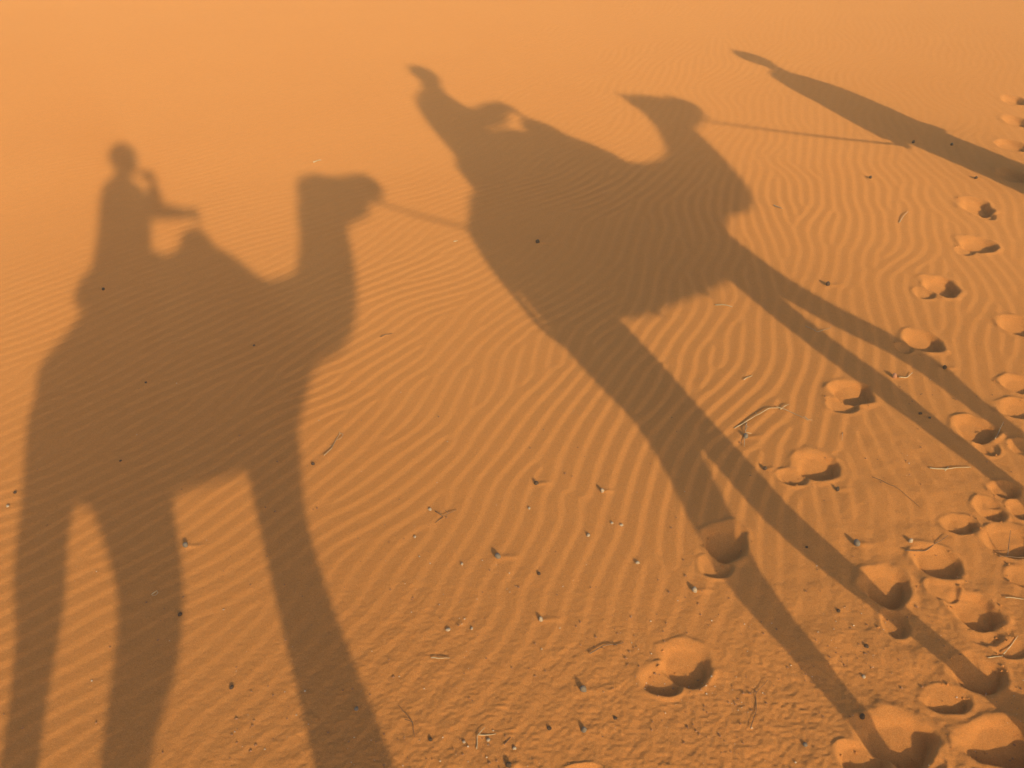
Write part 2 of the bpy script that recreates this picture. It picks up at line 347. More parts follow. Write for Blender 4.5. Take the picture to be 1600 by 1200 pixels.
# ------------------------------------------------------------------ dusty air
def build_haze():
    bm = bmesh.new(); bmesh.ops.create_cube(bm, size=1)
    for v in bm.verts: v.co = Vector((v.co.x * 5400, v.co.y * 5400, -2.4 if v.co.z < 0 else 3.45))
    me = bpy.data.meshes.new('haze'); bm.to_mesh(me); bm.free()
    m = bpy.data.materials.new('haze'); m.use_nodes = True; nt = m.node_tree
    nt.nodes.remove(nt.nodes['Principled BSDF']); v = nt.nodes.new('ShaderNodeVolumePrincipled')
    v.inputs['Color'].default_value = (.95, .78, .52, 1); v.inputs['Density'].default_value = HAZE; v.inputs['Anisotropy'].default_value = -.2
    nt.links.new(v.outputs[0], nt.nodes['Material Output'].inputs['Volume'])
    tag(link('haze', me, m, smooth=False), 'thin dusty air over the sand', None, None, 'stuff')
HAZE = .0078
build_haze()

# ------------------------------------------------------------------ animals and people: lofted limbs fused into one skin
# every loft: stations (s forward, w left, z up, half thickness in the path's vertical plane, half width sideways)
CAMEL1 = {
 'trunk': [(-.74,0,1.60,.05,.06),(-.715,0,1.60,.13,.12),(-.65,0,1.61,.21,.20),(-.52,0,1.61,.30,.28),(-.35,0,1.63,.34,.34),(-.1,0,1.64,.345,.37),(.15,0,1.65,.35,.36),(.35,0,1.65,.33,.32),(.48,0,1.67,.25,.23),(.62,0,1.70,.17,.15)],
 'hump': [(-.25,0,1.88,.05,.16),(-.05,0,1.93,.14,.20),(.12,0,1.98,.19,.20),(.26,0,1.99,.19,.19),(.38,0,1.96,.14,.17),(.5,0,1.90,.08,.13),(.62,0,1.85,.04,.09)],
 'neck': [(.42,0,1.66,.24,.19),(.62,0,1.72,.20,.14),(.80,0,1.745,.185,.12),(.92,0,1.83,.17,.11),(1.01,0,1.95,.165,.10),(1.07,0,2.06,.16,.095),(1.12,0,2.18,.158,.095),(1.15,0,2.28,.14,.095)],
 'head': [(1.07,0,2.35,.05,.06),(1.11,0,2.355,.10,.09),(1.19,0,2.365,.135,.105),(1.28,0,2.35,.135,.105),(1.39,0,2.325,.128,.09),(1.49,0,2.325,.115,.08),(1.58,0,2.335,.112,.08),(1.64,0,2.325,.095,.07),(1.68,0,2.315,.05,.045)],
 'lip': [(1.20,0,2.18,.10,.08),(1.32,0,2.205,.08,.065),(1.43,0,2.20,.06,.05),(1.49,0,2.21,.03,.035)],
 'ear_l': [(1.17,.07,2.43,.03,.025),(1.17,.10,2.44,.03,.02),(1.16,.12,2.465,.012,.01)],
 'ear_r': [(1.17,-.07,2.43,.03,.025),(1.17,-.10,2.43,.03,.02),(1.16,-.12,2.45,.012,.01)],
 'fleg_l': [(.36,.15,1.62,.16,.10),(.34,.17,1.42,.13,.10),(.28,.17,1.22,.09,.085),(.255,.16,1.02,.078,.068),(.245,.15,.80,.074,.062),(.245,.15,.66,.077,.065),(.24,.15,.56,.052,.05),(.25,.15,.35,.042,.042),(.245,.15,.17,.045,.045),(.26,.15,.09,.058,.055),(.285,.15,.035,.095,.085),(.285,.15,.005,.105,.09)],
 'fleg_r': [(.36,-.15,1.62,.16,.10),(.34,-.17,1.42,.13,.10),(.295,-.17,1.22,.095,.085),(.30,-.16,1.02,.078,.068),(.33,-.15,.80,.074,.062),(.345,-.15,.66,.077,.065),(.33,-.15,.56,.052,.05),(.34,-.15,.35,.042,.042),(.345,-.15,.17,.045,.045),(.36,-.15,.09,.058,.055),(.385,-.15,.035,.095,.085),(.385,-.15,.005,.105,.09)],
 'hleg_l': [(-.46,.17,1.66,.24,.13),(-.60,.18,1.45,.15,.13),(-.665,.17,1.25,.10,.10),(-.675,.16,1.08,.088,.08),(-.705,.15,.92,.064,.06),(-.735,.15,.76,.062,.055),(-.75,.15,.66,.058,.05),(-.75,.15,.55,.048,.044),(-.76,.15,.35,.042,.04),(-.765,.15,.17,.045,.042),(-.75,.15,.09,.055,.05),(-.72,.15,.035,.09,.08),(-.72,.15,.005,.10,.085)],
 'hleg_r': [(-.42,-.17,1.66,.24,.13),(-.33,-.18,1.42,.17,.13),(-.275,-.17,1.20,.135,.11),(-.30,-.16,1.06,.115,.09),(-.385,-.15,.92,.08,.07),(-.455,-.15,.76,.072,.058),(-.49,-.15,.66,.064,.05),(-.50,-.15,.55,.05,.044),(-.45,-.15,.35,.042,.04),(-.37,-.15,.17,.045,.042),(-.35,-.15,.09,.055,.05),(-.32,-.15,.035,.09,.08),(-.32,-.15,.005,.10,.085)],
}
CAMEL2 = {
 'trunk': [(-.93,0,1.44,.05,.06),(-.90,0,1.44,.15,.12),(-.82,0,1.46,.25,.2),(-.68,0,1.47,.33,.28),(-.48,0,1.50,.39,.36),(-.2,0,1.52,.41,.39),(.1,0,1.53,.42,.39),(.38,0,1.54,.42,.37),(.58,0,1.55,.38,.32),(.78,0,1.56,.27,.24),(.95,0,1.56,.21,.18)],
 'hump': [(-.15,0,1.83,.07,.18),(.08,0,1.92,.15,.22),(.3,0,1.97,.19,.22),(.48,0,1.97,.18,.21),(.62,0,1.93,.15,.18),(.78,0,1.84,.07,.13)],
 'neck': [(.72,0,1.55,.25,.2),(.98,0,1.56,.205,.16),(1.16,0,1.56,.21,.14),(1.32,0,1.605,.20,.125),(1.45,0,1.69,.18,.115),(1.57,0,1.80,.165,.105),(1.68,0,1.93,.15,.10),(1.76,0,2.06,.15,.10)],
 'head': [(1.66,0,2.19,.06,.07),(1.71,0,2.19,.115,.095),(1.82,0,2.17,.135,.105),(1.94,0,2.13,.13,.09),(2.05,0,2.105,.115,.075),(2.14,0,2.10,.115,.075),(2.20,0,2.085,.085,.065),(2.23,0,2.07,.04,.04)],
 'lip': [(1.80,0,1.99,.09,.07),(1.92,0,1.99,.075,.06),(2.03,0,1.995,.05,.05),(2.10,0,2.0,.025,.035)],
 'ear_l': [(1.74,.07,2.26,.03,.025),(1.72,.09,2.30,.03,.02),(1.69,.10,2.33,.01,.008)],
 'ear_r': [(1.74,-.07,2.26,.03,.025),(1.70,-.09,2.29,.03,.02),(1.65,-.10,2.32,.01,.008)],
 'fleg_l': [(.66,.15,1.55,0.190,0.110),(.62,.17,1.32,0.150,0.100),(.545,.17,1.12,0.110,0.090),(.49,.16,.95,0.095,0.081),(.465,.15,.78,0.087,0.073),(.465,.15,.60,0.087,0.074),(.46,.15,.48,0.067,0.062),(.455,.15,.30,0.050,0.050),(.45,.15,.16,0.047,0.047),(.465,.15,.08,0.060,0.056),(.49,.15,.035,0.100,0.090),(.49,.15,.005,0.110,0.095)],
 'fleg_r': [(.66,-.15,1.55,0.190,0.110),(.66,-.17,1.30,0.150,0.100),(.68,-.17,1.10,0.110,0.085),(.74,-.16,.93,0.095,0.078),(.82,-.15,.80,0.084,0.073),(.85,-.15,.70,0.090,0.074),(.82,-.15,.60,0.065,0.062),(.79,-.15,.46,0.054,0.052),(.75,-.15,.32,0.050,0.050),(.73,-.15,.26,0.056,0.056),(.74,-.15,.20,0.075,0.070),(.76,-.15,.16,0.090,0.080),(.77,-.15,.13,0.085,0.080)],
 'hleg_l': [(-.66,-.17,1.5,.28,.14),(-.75,-.18,1.26,.20,.13),(-.80,-.17,1.05,.16,.11),(-.82,-.16,.87,.12,.09),(-.90,-.15,.72,.092,.07),(-1.00,-.15,.58,.085,.058),(-1.04,-.15,.49,.084,.055),(-1.04,-.15,.38,.058,.05),(-1.04,-.15,.25,.046,.042),(-1.03,-.15,.14,.047,.044),(-1.01,-.15,.08,.058,.053),(-.98,-.15,.035,.10,.09),(-.98,-.15,.005,.11,.095)],
 'hleg_r': [(-.66,.17,1.5,.27,.14),(-.68,.18,1.26,.22,.13),(-.65,.17,1.05,.15,.11),(-.64,.16,.87,.11,.09),(-.65,.15,.72,.088,.07),(-.66,.15,.58,.085,.058),(-.67,.15,.47,.08,.055),(-.63,.15,.36,.066,.05),(-.57,.15,.25,.05,.042),(-.52,.15,.14,.047,.044),(-.49,.15,.08,.058,.053),(-.46,.15,.035,.10,.09),(-.46,.15,.005,.11,.095)],
}
RIDER1 = {
 'head': [(-.13,-.1,2.745,.05,.05),(-.135,-.1,2.78,.085,.07),(-.15,-.1,2.84,.10,.08),(-.155,-.1,2.91,.105,.083),(-.155,-.1,2.975,.075,.065),(-.155,-.1,3.005,.03,.03)],
 'neck': [(-.20,-.08,2.63,.075,.06),(-.165,-.1,2.80,.06,.055)],
 'torso': [(-.27,0,2.02,.20,.20),(-.245,-.02,2.2,.165,.18),(-.21,-.04,2.38,.165,.185),(-.2,-.06,2.54,.155,.2),(-.205,-.07,2.63,.12,.19),(-.2,-.08,2.70,.05,.09)],
 'uarm_r': [(-.16,-.23,2.60,.06,.06),(-.06,-.24,2.5,.05,.05),(.02,-.2,2.45,.045,.045)],
 'farm_r': [(.02,-.2,2.45,.045,.045),(.03,-.11,2.54,.034,.034),(.025,-.04,2.63,.026,.026)],
 'uarm_l': [(-.18,.13,2.58,.06,.06),(-.08,.17,2.48,.05,.05),(.02,.16,2.43,.045,.045)],
 'farm_l': [(.02,.16,2.43,.045,.045),(.13,.11,2.405,.034,.034),(.24,.05,2.375,.025,.025)],
 'thigh_l': [(-.25,.12,2.06,.12,.1),(-.10,.24,2.05,.10,.09),(.06,.33,1.96,.08,.075)],
 'shin_l': [(.06,.33,1.96,.075,.07),(.04,.42,1.75,.06,.055),(.02,.44,1.56,.045,.045)],
 'foot_l': [(-.01,.45,1.53,.045,.045),(.08,.46,1.5,.04,.045),(.18,.47,1.49,.03,.04)],
 'thigh_r': [(-.25,-.12,2.06,.12,.1),(-.10,-.24,2.05,.10,.09),(.06,-.33,1.96,.08,.075)],
 'shin_r': [(.06,-.33,1.96,.075,.07),(.04,-.42,1.75,.06,.055),(.02,-.44,1.56,.045,.045)],
 'foot_r': [(-.01,-.45,1.53,.045,.045),(.08,-.46,1.5,.04,.045),(.18,-.47,1.49,.03,.04)],
}
RIDER2 = {
 'head': [(.035,0,2.845,.05,.05),(.035,0,2.87,.085,.07),(.03,0,2.93,.105,.085),(.015,0,3.0,.115,.09),(.01,0,3.06,.09,.075),(.0,0,3.10,.04,.04)],
 'neck': [(-.10,0,2.68,.10,.07),(-.02,0,2.87,.092,.065)],
 'torso': [(-.26,0,2.0,.22,.21),(-.25,0,2.2,.21,.19),(-.2,0,2.40,.23,.2),(-.165,0,2.56,.21,.21),(-.15,0,2.68,.155,.19),(-.15,0,2.77,.05,.09)],
 'uarm_r': [(-.14,-.2,2.62,.065,.065),(-.05,-.25,2.48,.07,.06),(.02,-.24,2.38,.07,.06)],
 'farm_r': [(.02,-.24,2.38,.07,.06),(.2,-.17,2.37,.062,.05),(.34,-.06,2.40,.045,.035)],
 'uarm_l': [(-.14,.2,2.62,.065,.065),(-.02,.26,2.50,.055,.055),(.10,.25,2.44,.05,.05)],
 'farm_l': [(.10,.25,2.44,.05,.05),(.27,.17,2.47,.045,.045),(.38,.06,2.48,.035,.03)],
 'thigh_l': [(-.25,.12,2.02,.12,.1),(-.05,.24,2.05,.10,.09),(.15,.34,1.95,.08,.075)],
 'shin_l': [(.15,.34,1.95,.075,.07),(.1,.43,1.74,.06,.055),(.05,.47,1.52,.045,.045)],
 'foot_l': [(.02,.47,1.49,.045,.045),(.11,.48,1.46,.04,.045),(.21,.49,1.45,.03,.04)],
 'thigh_r': [(-.25,-.12,2.02,.12,.1),(-.05,-.24,2.05,.10,.09),(.15,-.34,1.95,.08,.075)],
 'shin_r': [(.15,-.34,1.95,.075,.07),(.1,-.43,1.74,.06,.055),(.05,-.47,1.52,.045,.045)],
 'foot_r': [(.02,-.47,1.49,.045,.045),(.11,-.48,1.46,.04,.045),(.21,-.49,1.45,.03,.04)],
}
SADDLE1 = {
 'seat_pad': [(-.50,0,2.06,.06,.13),(-.475,0,2.05,.09,.17),(-.3,0,2.03,.10,.22),(-.02,0,2.08,.10,.20),(.03,0,2.09,.06,.16)],
 'front_roll': [(.24,-.30,1.98,.07,.07),(.24,-.2,2.12,.08,.08),(.25,-.08,2.17,.085,.085),(.25,.08,2.17,.085,.085),(.24,.2,2.12,.08,.08),(.24,.30,1.98,.07,.07)],
 'handle_post': [(.265,0,2.2,.008,.008),(.285,0,2.375,.008,.008)],
 'handle_grip': [(.285,-.12,2.372,.011,.011),(.285,.12,2.372,.011,.011)],
}
SADDLE2 = {
 'seat_pad': [(-.52,0,2.04,.07,.13),(-.48,0,2.02,.10,.17),(-.28,0,2.02,.10,.22),(.05,0,2.13,.12,.20),(.22,0,2.15,.10,.17),(.32,0,2.14,.06,.14)],
 'front_roll': [(.48,-.32,1.98,.08,.08),(.5,-.22,2.12,.09,.09),(.51,-.08,2.19,.09,.09),(.51,.08,2.19,.09,.09),(.5,.22,2.12,.09,.09),(.48,.32,1.98,.08,.08)],
 'handle_post': [(.5,-.05,2.22,.013,.013),(.44,-.02,2.47,.013,.013)],
 'handle_post2': [(.5,.05,2.22,.013,.013),(.44,.02,2.47,.013,.013)],
 'handle_grip': [(.44,-.15,2.465,.017,.017),(.44,.15,2.465,.017,.017)],
}
TAIL1 = [(-.70,0,1.66,.04,.04),(-.745,0,1.58,.03,.03),(-.755,0,1.4,.022,.022),(-.755,0,1.2,.03,.03),(-.75,0,1.08,.012,.012)]
TAIL2 = [(-.84,0,1.66,.04,.04),(-.92,0,1.58,.032,.032),(-.965,0,1.44,.028,.028),(-.975,0,1.30,.024,.024),(-.98,0,1.19,.026,.026),(-.96,0,1.10,.014,.014)]
GUIDE = {
 'head': [(.1,0,1.49,.06,.06),(.1,0,1.54,.11,.09),(.1,0,1.60,.13,.10),(.1,0,1.66,.12,.10),(.1,0,1.71,.06,.06)],
 'neck': [(.06,0,1.36,.07,.07),(.1,0,1.54,.062,.055)],
 'robe': [(-.01,0,.14,.26,.23),(-.01,0,.3,.25,.22),(-.02,0,.6,.25,.22),(-.0,0,.9,.27,.23),(.02,0,1.12,.27,.23),(.03,0,1.26,.22,.2),(.05,0,1.35,.16,.17),(.07,0,1.41,.07,.08)],
 'sleeve': [(-.06,.2,1.28,.08,.09),(-.16,.24,1.08,.09,.09),(-.25,.2,.85,.10,.08),(-.32,.16,.66,.10,.06)],
 'sleeve2': [(.05,-.2,1.34,.09,.09),(.12,-.24,1.1,.10,.09),(.2,-.24,.85,.10,.08)],
}

def comp(D, th, mode):
    "limbs are listed as seen from the sun's side; move the off-centre ones along so that they read so"
    a = math.radians(th + 20.29); ls, lw = math.cos(a), math.sin(a); tz = math.tan(math.radians(SUN_EL)); o = {}
    for k, st in D.items():
        if mode == 'leg' and 'leg' not in k: o[k] = st; continue
        o[k] = [(s + w * ls / lw, w, z - (w / lw * tz if mode == 'all' else 0), r, v) for (s, w, z, r, v) in st]
    return o

def loft(bm, st, n=16, grow=0.):
    C = np.array([q[:3] for q in st], float); N = len(st); W = None; rings = []
    for i in range(N):
        T = C[min(i + 1, N - 1)] - C[max(i - 1, 0)]; T /= np.linalg.norm(T)
        if W is None: W = np.array([0, 1., 0]) if abs(T[1]) < .9 else np.array([1., 0, 0])
        W = W - T * np.dot(W, T); W /= np.linalg.norm(W); U = np.cross(T, W)
        rings.append([bm.verts.new(C[i] + U * (st[i][3] + grow) * math.cos(a) + W * (st[i][4] + grow) * math.sin(a))
                      for a in np.linspace(0, 2 * math.pi, n, endpoint=False)])
        if i == 0: p0 = bm.verts.new(C[0] - T * min(st[0][3], .05) * .6)
        if i == N - 1: p1 = bm.verts.new(C[-1] + T * min(st[-1][3], .05) * .6)
    for a, b in zip(rings[:-1], rings[1:]):
        for k in range(n): bm.faces.new((a[k], a[(k + 1) % n], b[(k + 1) % n], b[k]))
    for k in range(n):
        bm.faces.new((p0, rings[0][(k + 1) % n], rings[0][k])); bm.faces.new((p1, rings[-1][k], rings[-1][(k + 1) % n]))

def resample(st, k=4):
    "Catmull-Rom through the stations so that the limbs swell and bend smoothly"
    P = np.array(st, float)
    if len(P) < 3: return st
    P = np.vstack([2 * P[0] - P[1], P, 2 * P[-1] - P[-2]]); out = []
    for i in range(1, len(P) - 2):
        for t in np.linspace(0, 1, k, endpoint=False):
            q = .5 * (2 * P[i] + (P[i + 1] - P[i - 1]) * t + (2 * P[i - 1] - 5 * P[i] + 4 * P[i + 1] - P[i + 2]) * t * t
                      + (3 * P[i] - P[i - 1] - 3 * P[i + 1] + P[i + 2]) * t ** 3)
            q[3:] = np.maximum(q[3:], .004); out.append(tuple(q))
    out.append(tuple(P[-2])); return out

def fused(name, lofts, mat, voxel, smooth=3, grow=0., parent=None):
    bm = bmesh.new()
    for st in lofts: loft(bm, resample(st), grow=grow)
    bmesh.ops.recalc_face_normals(bm, faces=bm.faces)
    me = bpy.data.meshes.new(name); bm.to_mesh(me); bm.free()
    tmp = bpy.data.objects.new('tmp', me); COL.objects.link(tmp)
    md = tmp.modifiers.new('r', 'REMESH'); md.mode = 'VOXEL'; md.voxel_size = voxel
    ms = tmp.modifiers.new('s', 'SMOOTH'); ms.factor = .5; ms.iterations = smooth
    dg = bpy.context.evaluated_depsgraph_get(); out = bpy.data.meshes.new_from_object(tmp.evaluated_get(dg))
    bpy.data.objects.remove(tmp); bpy.data.meshes.remove(me); out.name = name
    return link(name, out, mat, parent)

def simple(name, lofts, mat, parent=None, n=12):
    bm = bmesh.new()
    for st in lofts: loft(bm, st, n=n)
    bmesh.ops.recalc_face_normals(bm, faces=bm.faces)
    me = bpy.data.meshes.new(name); bm.to_mesh(me); bm.free()
    return link(name, me, mat, parent)

def place(o, P, th):
    o.location = P; o.rotation_euler = (0, 0, math.radians(90 - th)); return o

def ball(name, c, r, mat, parent, sc=(1, 1, 1)):
    bm = bmesh.new(); bmesh.ops.create_uvsphere(bm, u_segments=14, v_segments=10, radius=r)
    for v in bm.verts: v.co = Vector((v.co.x * sc[0] + c[0], v.co.y * sc[1] + c[1], v.co.z * sc[2] + c[2]))
    me = bpy.data.meshes.new(name); bm.to_mesh(me); bm.free(); return link(name, me, mat, parent)

FUR = noisy('camel_fur', (.33, .21, .115), (.43, .29, .17), 9, .95, .004, 60)
FUR2 = noisy('camel_fur_pale', (.42, .30, .18), (.50, .37, .23), 9, .95, .004, 60)
DARK = principled('eye_dark', (.01, .008, .006), .2, .5)[0]
SKIN = noisy('skin', (.42, .25, .16), (.36, .20, .13), 20, .6, .0, None, .3)
WOOL = noisy('saddle_wool', (.28, .05, .04), (.20, .07, .05), 30, 1, .003, 220)
PAD = noisy('saddle_pad', (.16, .10, .07), (.22, .14, .09), 25, 1, .003, 150)
IRON = noisy('dull_iron', (.12, .11, .10), (.18, .14, .11), 40, .5, .0, None, .5)
ROPE = noisy('rope', (.30, .22, .13), (.20, .14, .08), 120, 1, .001, 600)
SHIRT = noisy('cotton_shirt', (.50, .48, .44), (.44, .42, .38), 14, .95, .003, 30)
TROUS = noisy('trousers', (.12, .11, .09), (.15, .13, .10), 14, .95, .003, 30)
ROBE = noisy('robe_cloth', (.10, .14, .28), (.08, .11, .23), 10, .95, .004, 24)
TURBAN = noisy('turban_cloth', (.45, .36, .22), (.38, .29, .17), 30, .95, .004, 60)
HAIR = noisy('hair', (.03, .02, .015), (.05, .035, .02), 60, .8, .003, 200)
SHOE = noisy('shoe', (.10, .06, .04), (.07, .05, .035), 30, .7, .001, 120)
BLACK = principled('camera_black', (.02, .02, .022), .4, .5)[0]
SILVER = principled('camera_silver', (.45, .45, .46), .35, .6)[0]
GLASS = principled('lens_glass', (.01, .01, .015), .05, .6)[0]

def camel(D, tail, P, th, mat, label):
    D = comp(D, th, 'leg')
    o = fused('camel', list(D.values()) + [tail], mat, .017, 4)
    place(o, P, th); tag(o, label, 'camel', 'camels of the caravan')
    hd = D['head'][2]
    for s in (1, -1):
        ball('eye', (hd[0] + .10, s * hd[4] * .86, hd[2] + .055), .02, DARK, o)
    a, b = D['head'][3], D['head'][5]
    def ring(q, g):
        return [(q[0] + .0, (q[4] + g) * math.sin(t), q[2] + (q[3] + g) * math.cos(t), .010, .010) for t in np.linspace(0, 2 * math.pi, 25)]
    halter = simple('halter', [ring(a, .012), ring(b, .010), [(a[0], a[4] + .01, a[2], .009, .009), (b[0], b[4] + .01, b[2], .009, .009)],
                               [(a[0], -a[4] - .01, a[2], .009, .009), (b[0], -b[4] - .01, b[2], .009, .009)]], WOOL, o, 8)
    return o

def saddle(D, P, th, s0, s1, zc, rw, rz, girths, gz, label):
    e = bpy.data.objects.new('camel_saddle', None); COL.objects.link(e); place(e, P, th); tag(e, label, 'saddle', 'saddles of the riding camels')
    fused('seat_pad', [D['seat_pad']], PAD, .014, 2, 0, e)
    fused('front_roll', [D['front_roll']], PAD, .014, 2, 0, e)
    for k in D:
        if 'post' in k: simple('handle_post', [D[k]], IRON, e, 10)
    simple('handle_grip', [D['handle_grip']], IRON, e, 12)
    for sg in girths:
        ring = [(sg + .02 * math.sin(3 * a), (rw - .02) * math.cos(a), zc - .0 + (rz + gz) * math.sin(a), .014, .03) for a in np.linspace(0, 2 * math.pi, 40)]
        simple('girth_strap', [ring], WOOL, e, 8)
    bm = bmesh.new(); rows = []
    for i, s in enumerate(np.linspace(s0, s1, 14)):
        row = []
        for j, a in enumerate(np.linspace(-.45, math.pi + .45, 34)):
            k = 1 + .012 * math.sin(5 * a + 7 * s)
            row.append(bm.verts.new((s + .01 * math.sin(4 * a), rw * k * math.cos(a), zc + rz * k * math.sin(a))))
        rows.append(row)
    for a, b in zip(rows[:-1], rows[1:]):
        for k in range(33): bm.faces.new((a[k], a[k + 1], b[k + 1], b[k]))
    ex = bmesh.ops.solidify(bm, geom=bm.faces[:], thickness=.018)
    bmesh.ops.recalc_face_normals(bm, faces=bm.faces)
    me = bpy.data.meshes.new('blanket'); bm.to_mesh(me); bm.free(); link('blanket', me, WOOL, e)
    return e

def hand(wrist, C, A, toward, R=.02):
    "palm, four fingers curled round the axis A through C, and a thumb closing from the other side"
    wrist, C, A = Vector(wrist), Vector(C), Vector(A).normalized()
    n = (wrist - C); n -= A * n.dot(A); n.normalize(); b = A.cross(n) * toward
    pal = C + n * (R + .012)
    L = [[(*wrist, .026, .022), (*((wrist + pal) / 2), .034, .022), (*pal, .036, .018)]]
    for k, (off, ln) in enumerate(((-.033, .85), (-.011, 1.), (.012, .97), (.033, .78))):
        pts = []
        for t in np.linspace(.35, .35 + 3.3 * ln, 6):
            rr = R + .010
            p = C + A * off + (n * math.cos(t) + b * math.sin(t)) * rr
            pts.append((*p, .0095 - .0004 * len(pts), .0095 - .0004 * len(pts)))
        L.append([(*(pal + A * off * .8), .011, .011)] + pts)
    th = [(*(pal * .5 + wrist * .5 + A * -.02), .013, .013)]
    for t in (.6, 1.1, 1.7):
        p = C - A * .042 + (n * math.cos(t) - b * math.sin(t)) * (R + .011); th.append((*p, .0105, .0105))
    L.append(th); return L

def face(D, fwd, side):
    "nose, brow and ears for a head loft; fwd/side are unit directions in the local frame"
    q = D['head'][2]; c = Vector((q[0], q[1], q[2])); f = Vector(fwd); s = Vector(side); up = Vector((0, 0, 1)); L = []
    L.append([(*(c + f * .085 + up * .035), .012, .010), (*(c + f * .112 - up * .005), .016, .014), (*(c + f * .098 - up * .022), .014, .014)])
    for k in (1, -1): L.append([(*(c + s * .078 * k + up * .03), .012, .02), (*(c + s * .088 * k - up * .0), .012, .018), (*(c + s * .078 * k - up * .03), .008, .01)])
    return L, c, f, s

def rider(D, P, th, label, fwd, hands, hair_mat, turban):
    D = comp(D, th, 'all'); side = (-fwd[1], fwd[0], 0)
    L, c, f, s = face(D, fwd, side)
    body = [D[k] for k in ('head', 'neck', 'torso', 'uarm_r', 'farm_r', 'uarm_l', 'farm_l', 'thigh_l', 'shin_l', 'foot_l', 'thigh_r', 'shin_r', 'foot_r')] + L
    for key, (C, A, tw, R) in zip(('farm_r', 'farm_l'), hands): body += hand(D[key][-1][:3], C, A, tw, R)
    o = fused('person', body, SKIN, .0075, 2); place(o, P, th); tag(o, label, 'person', 'people of the caravan')
    sl = lambda k: [D[k][0], D[k][1], tuple((np.array(D[k][1]) * .25 + np.array(D[k][2]) * .75))]
    fused('shirt', [D['torso'], D['uarm_r'], D['uarm_l'], sl('farm_r'), sl('farm_l')], SHIRT, .012, 3, .014, o)
    fused('trousers', [D['torso'][:2], D['thigh_l'], D['thigh_r'], D['shin_l'], D['shin_r']], TROUS, .012, 3, .013, o)
    for k in ('foot_l', 'foot_r'): fused('shoe', [D[k]], SHOE, .01, 2, .008, o)
    if turban:
        tb = []
        for k in range(4):
            z0 = c.z + .05 + .028 * k; rr = .095 - .012 * k
            tb.append([(c.x + rr * math.cos(t), c.y + rr * .85 * math.sin(t), z0 + .012 * math.sin(t + k * 1.3), .024, .024) for t in np.linspace(0, 2 * math.pi, 20)])
        fused('turban', tb + [[(c.x, c.y, c.z + .06, .08, .07), (c.x, c.y, c.z + .15, .06, .06)]], hair_mat, .01, 2, 0, o)
    else:
        top = [q for q in D['head'][2:]]
        fused('hair', [[(q[0] - f.x * .018, q[1] - f.y * .018, q[2] + .012, q[3], q[4]) for q in top]], hair_mat, .009, 2, .006, o)
    for k in (1, -1): ball('eye', tuple(c + f * .083 + s * .032 * k + Vector((0, 0, .03))), .011, DARK, o)
    ball('mouth', tuple(c + f * .083 - Vector((0, 0, .048))), .016, principled('lips', (.30, .12, .09), .5)[0], o, (.5, 1, .4) if abs(f.x) > abs(f.y) else (1, .5, .4))
    return o

P1, TH1 = (0, 0, 0), 60.
P2, TH2 = (2.242, 2.287, 0), 52.
PG, THG = (4.3, 6.95, 0), 52.
camel1 = camel(CAMEL1, TAIL1, P1, TH1, FUR, 'tall camel casting the upright shadow at the left, with the photographer on its back')
RAISE = .037                                   # the second camel stands a step nearer the sun, so it is a little taller
raise_ = lambda z: z + RAISE * min(1, max(0, (z - .1) / .4))
for DD in (CAMEL2, RIDER2, SADDLE2):
    for kk in DD: DD[kk] = [(s, w, raise_(z), a, b) for (s, w, z, a, b) in DD[kk]]
TAIL2 = [(s, w, z + RAISE, a, b) for (s, w, z, a, b) in TAIL2]
camel2 = camel(CAMEL2, TAIL2, P2, TH2, FUR2, 'striding camel casting the slanting shadow in the middle, led on a rope')
saddle(SADDLE1, P1, TH1, -.44, .02, 1.635, .40, .37, (-.25, .2), -.005, 'padded saddle with a front handle in the left camel shadow')
saddle(SADDLE2, P2, TH2, -.50, .10, 1.57, .42, .455, (-.3, .12), -.045, 'padded saddle with a handle in the middle camel shadow')
def to_local(P, th, w):
    t = math.radians(th); d = Vector(w) - Vector(P); return (d.x * math.sin(t) + d.y * math.cos(t), -d.x * math.cos(t) + d.y * math.sin(t), d.z)
lookw = Vector((0, math.cos(math.radians(PITCH)), -math.sin(math.radians(PITCH)))); upw = Vector((0, math.sin(math.radians(PITCH)), math.cos(math.radians(PITCH))))
gripc = Vector((0, 0, CAM_H)) + Vector((.047, 0, 0)) - lookw * .042
t1 = math.radians(TH1); loc_up = to_local((0, 0, 0), TH1, upw)
rider(RIDER1, P1, TH1, 'person riding the left camel, one hand raised with a camera', (math.cos(t1) * 0 + math.cos(math.radians(45)), math.sin(math.radians(45)), 0),
      [(to_local(P1, TH1, gripc), loc_up, 1, .016), ((.285, .03, 2.372), (0, 1, 0), 1, .012)], HAIR, False)
rider(RIDER2, P2, TH2, 'person riding the middle camel, both hands on the saddle handle', (1, 0, 0),
      [((.44, -.07, 2.502), (0, 1, 0), 1, .018), ((.44, .07, 2.502), (0, 1, 0), 1, .018)], TURBAN, True)

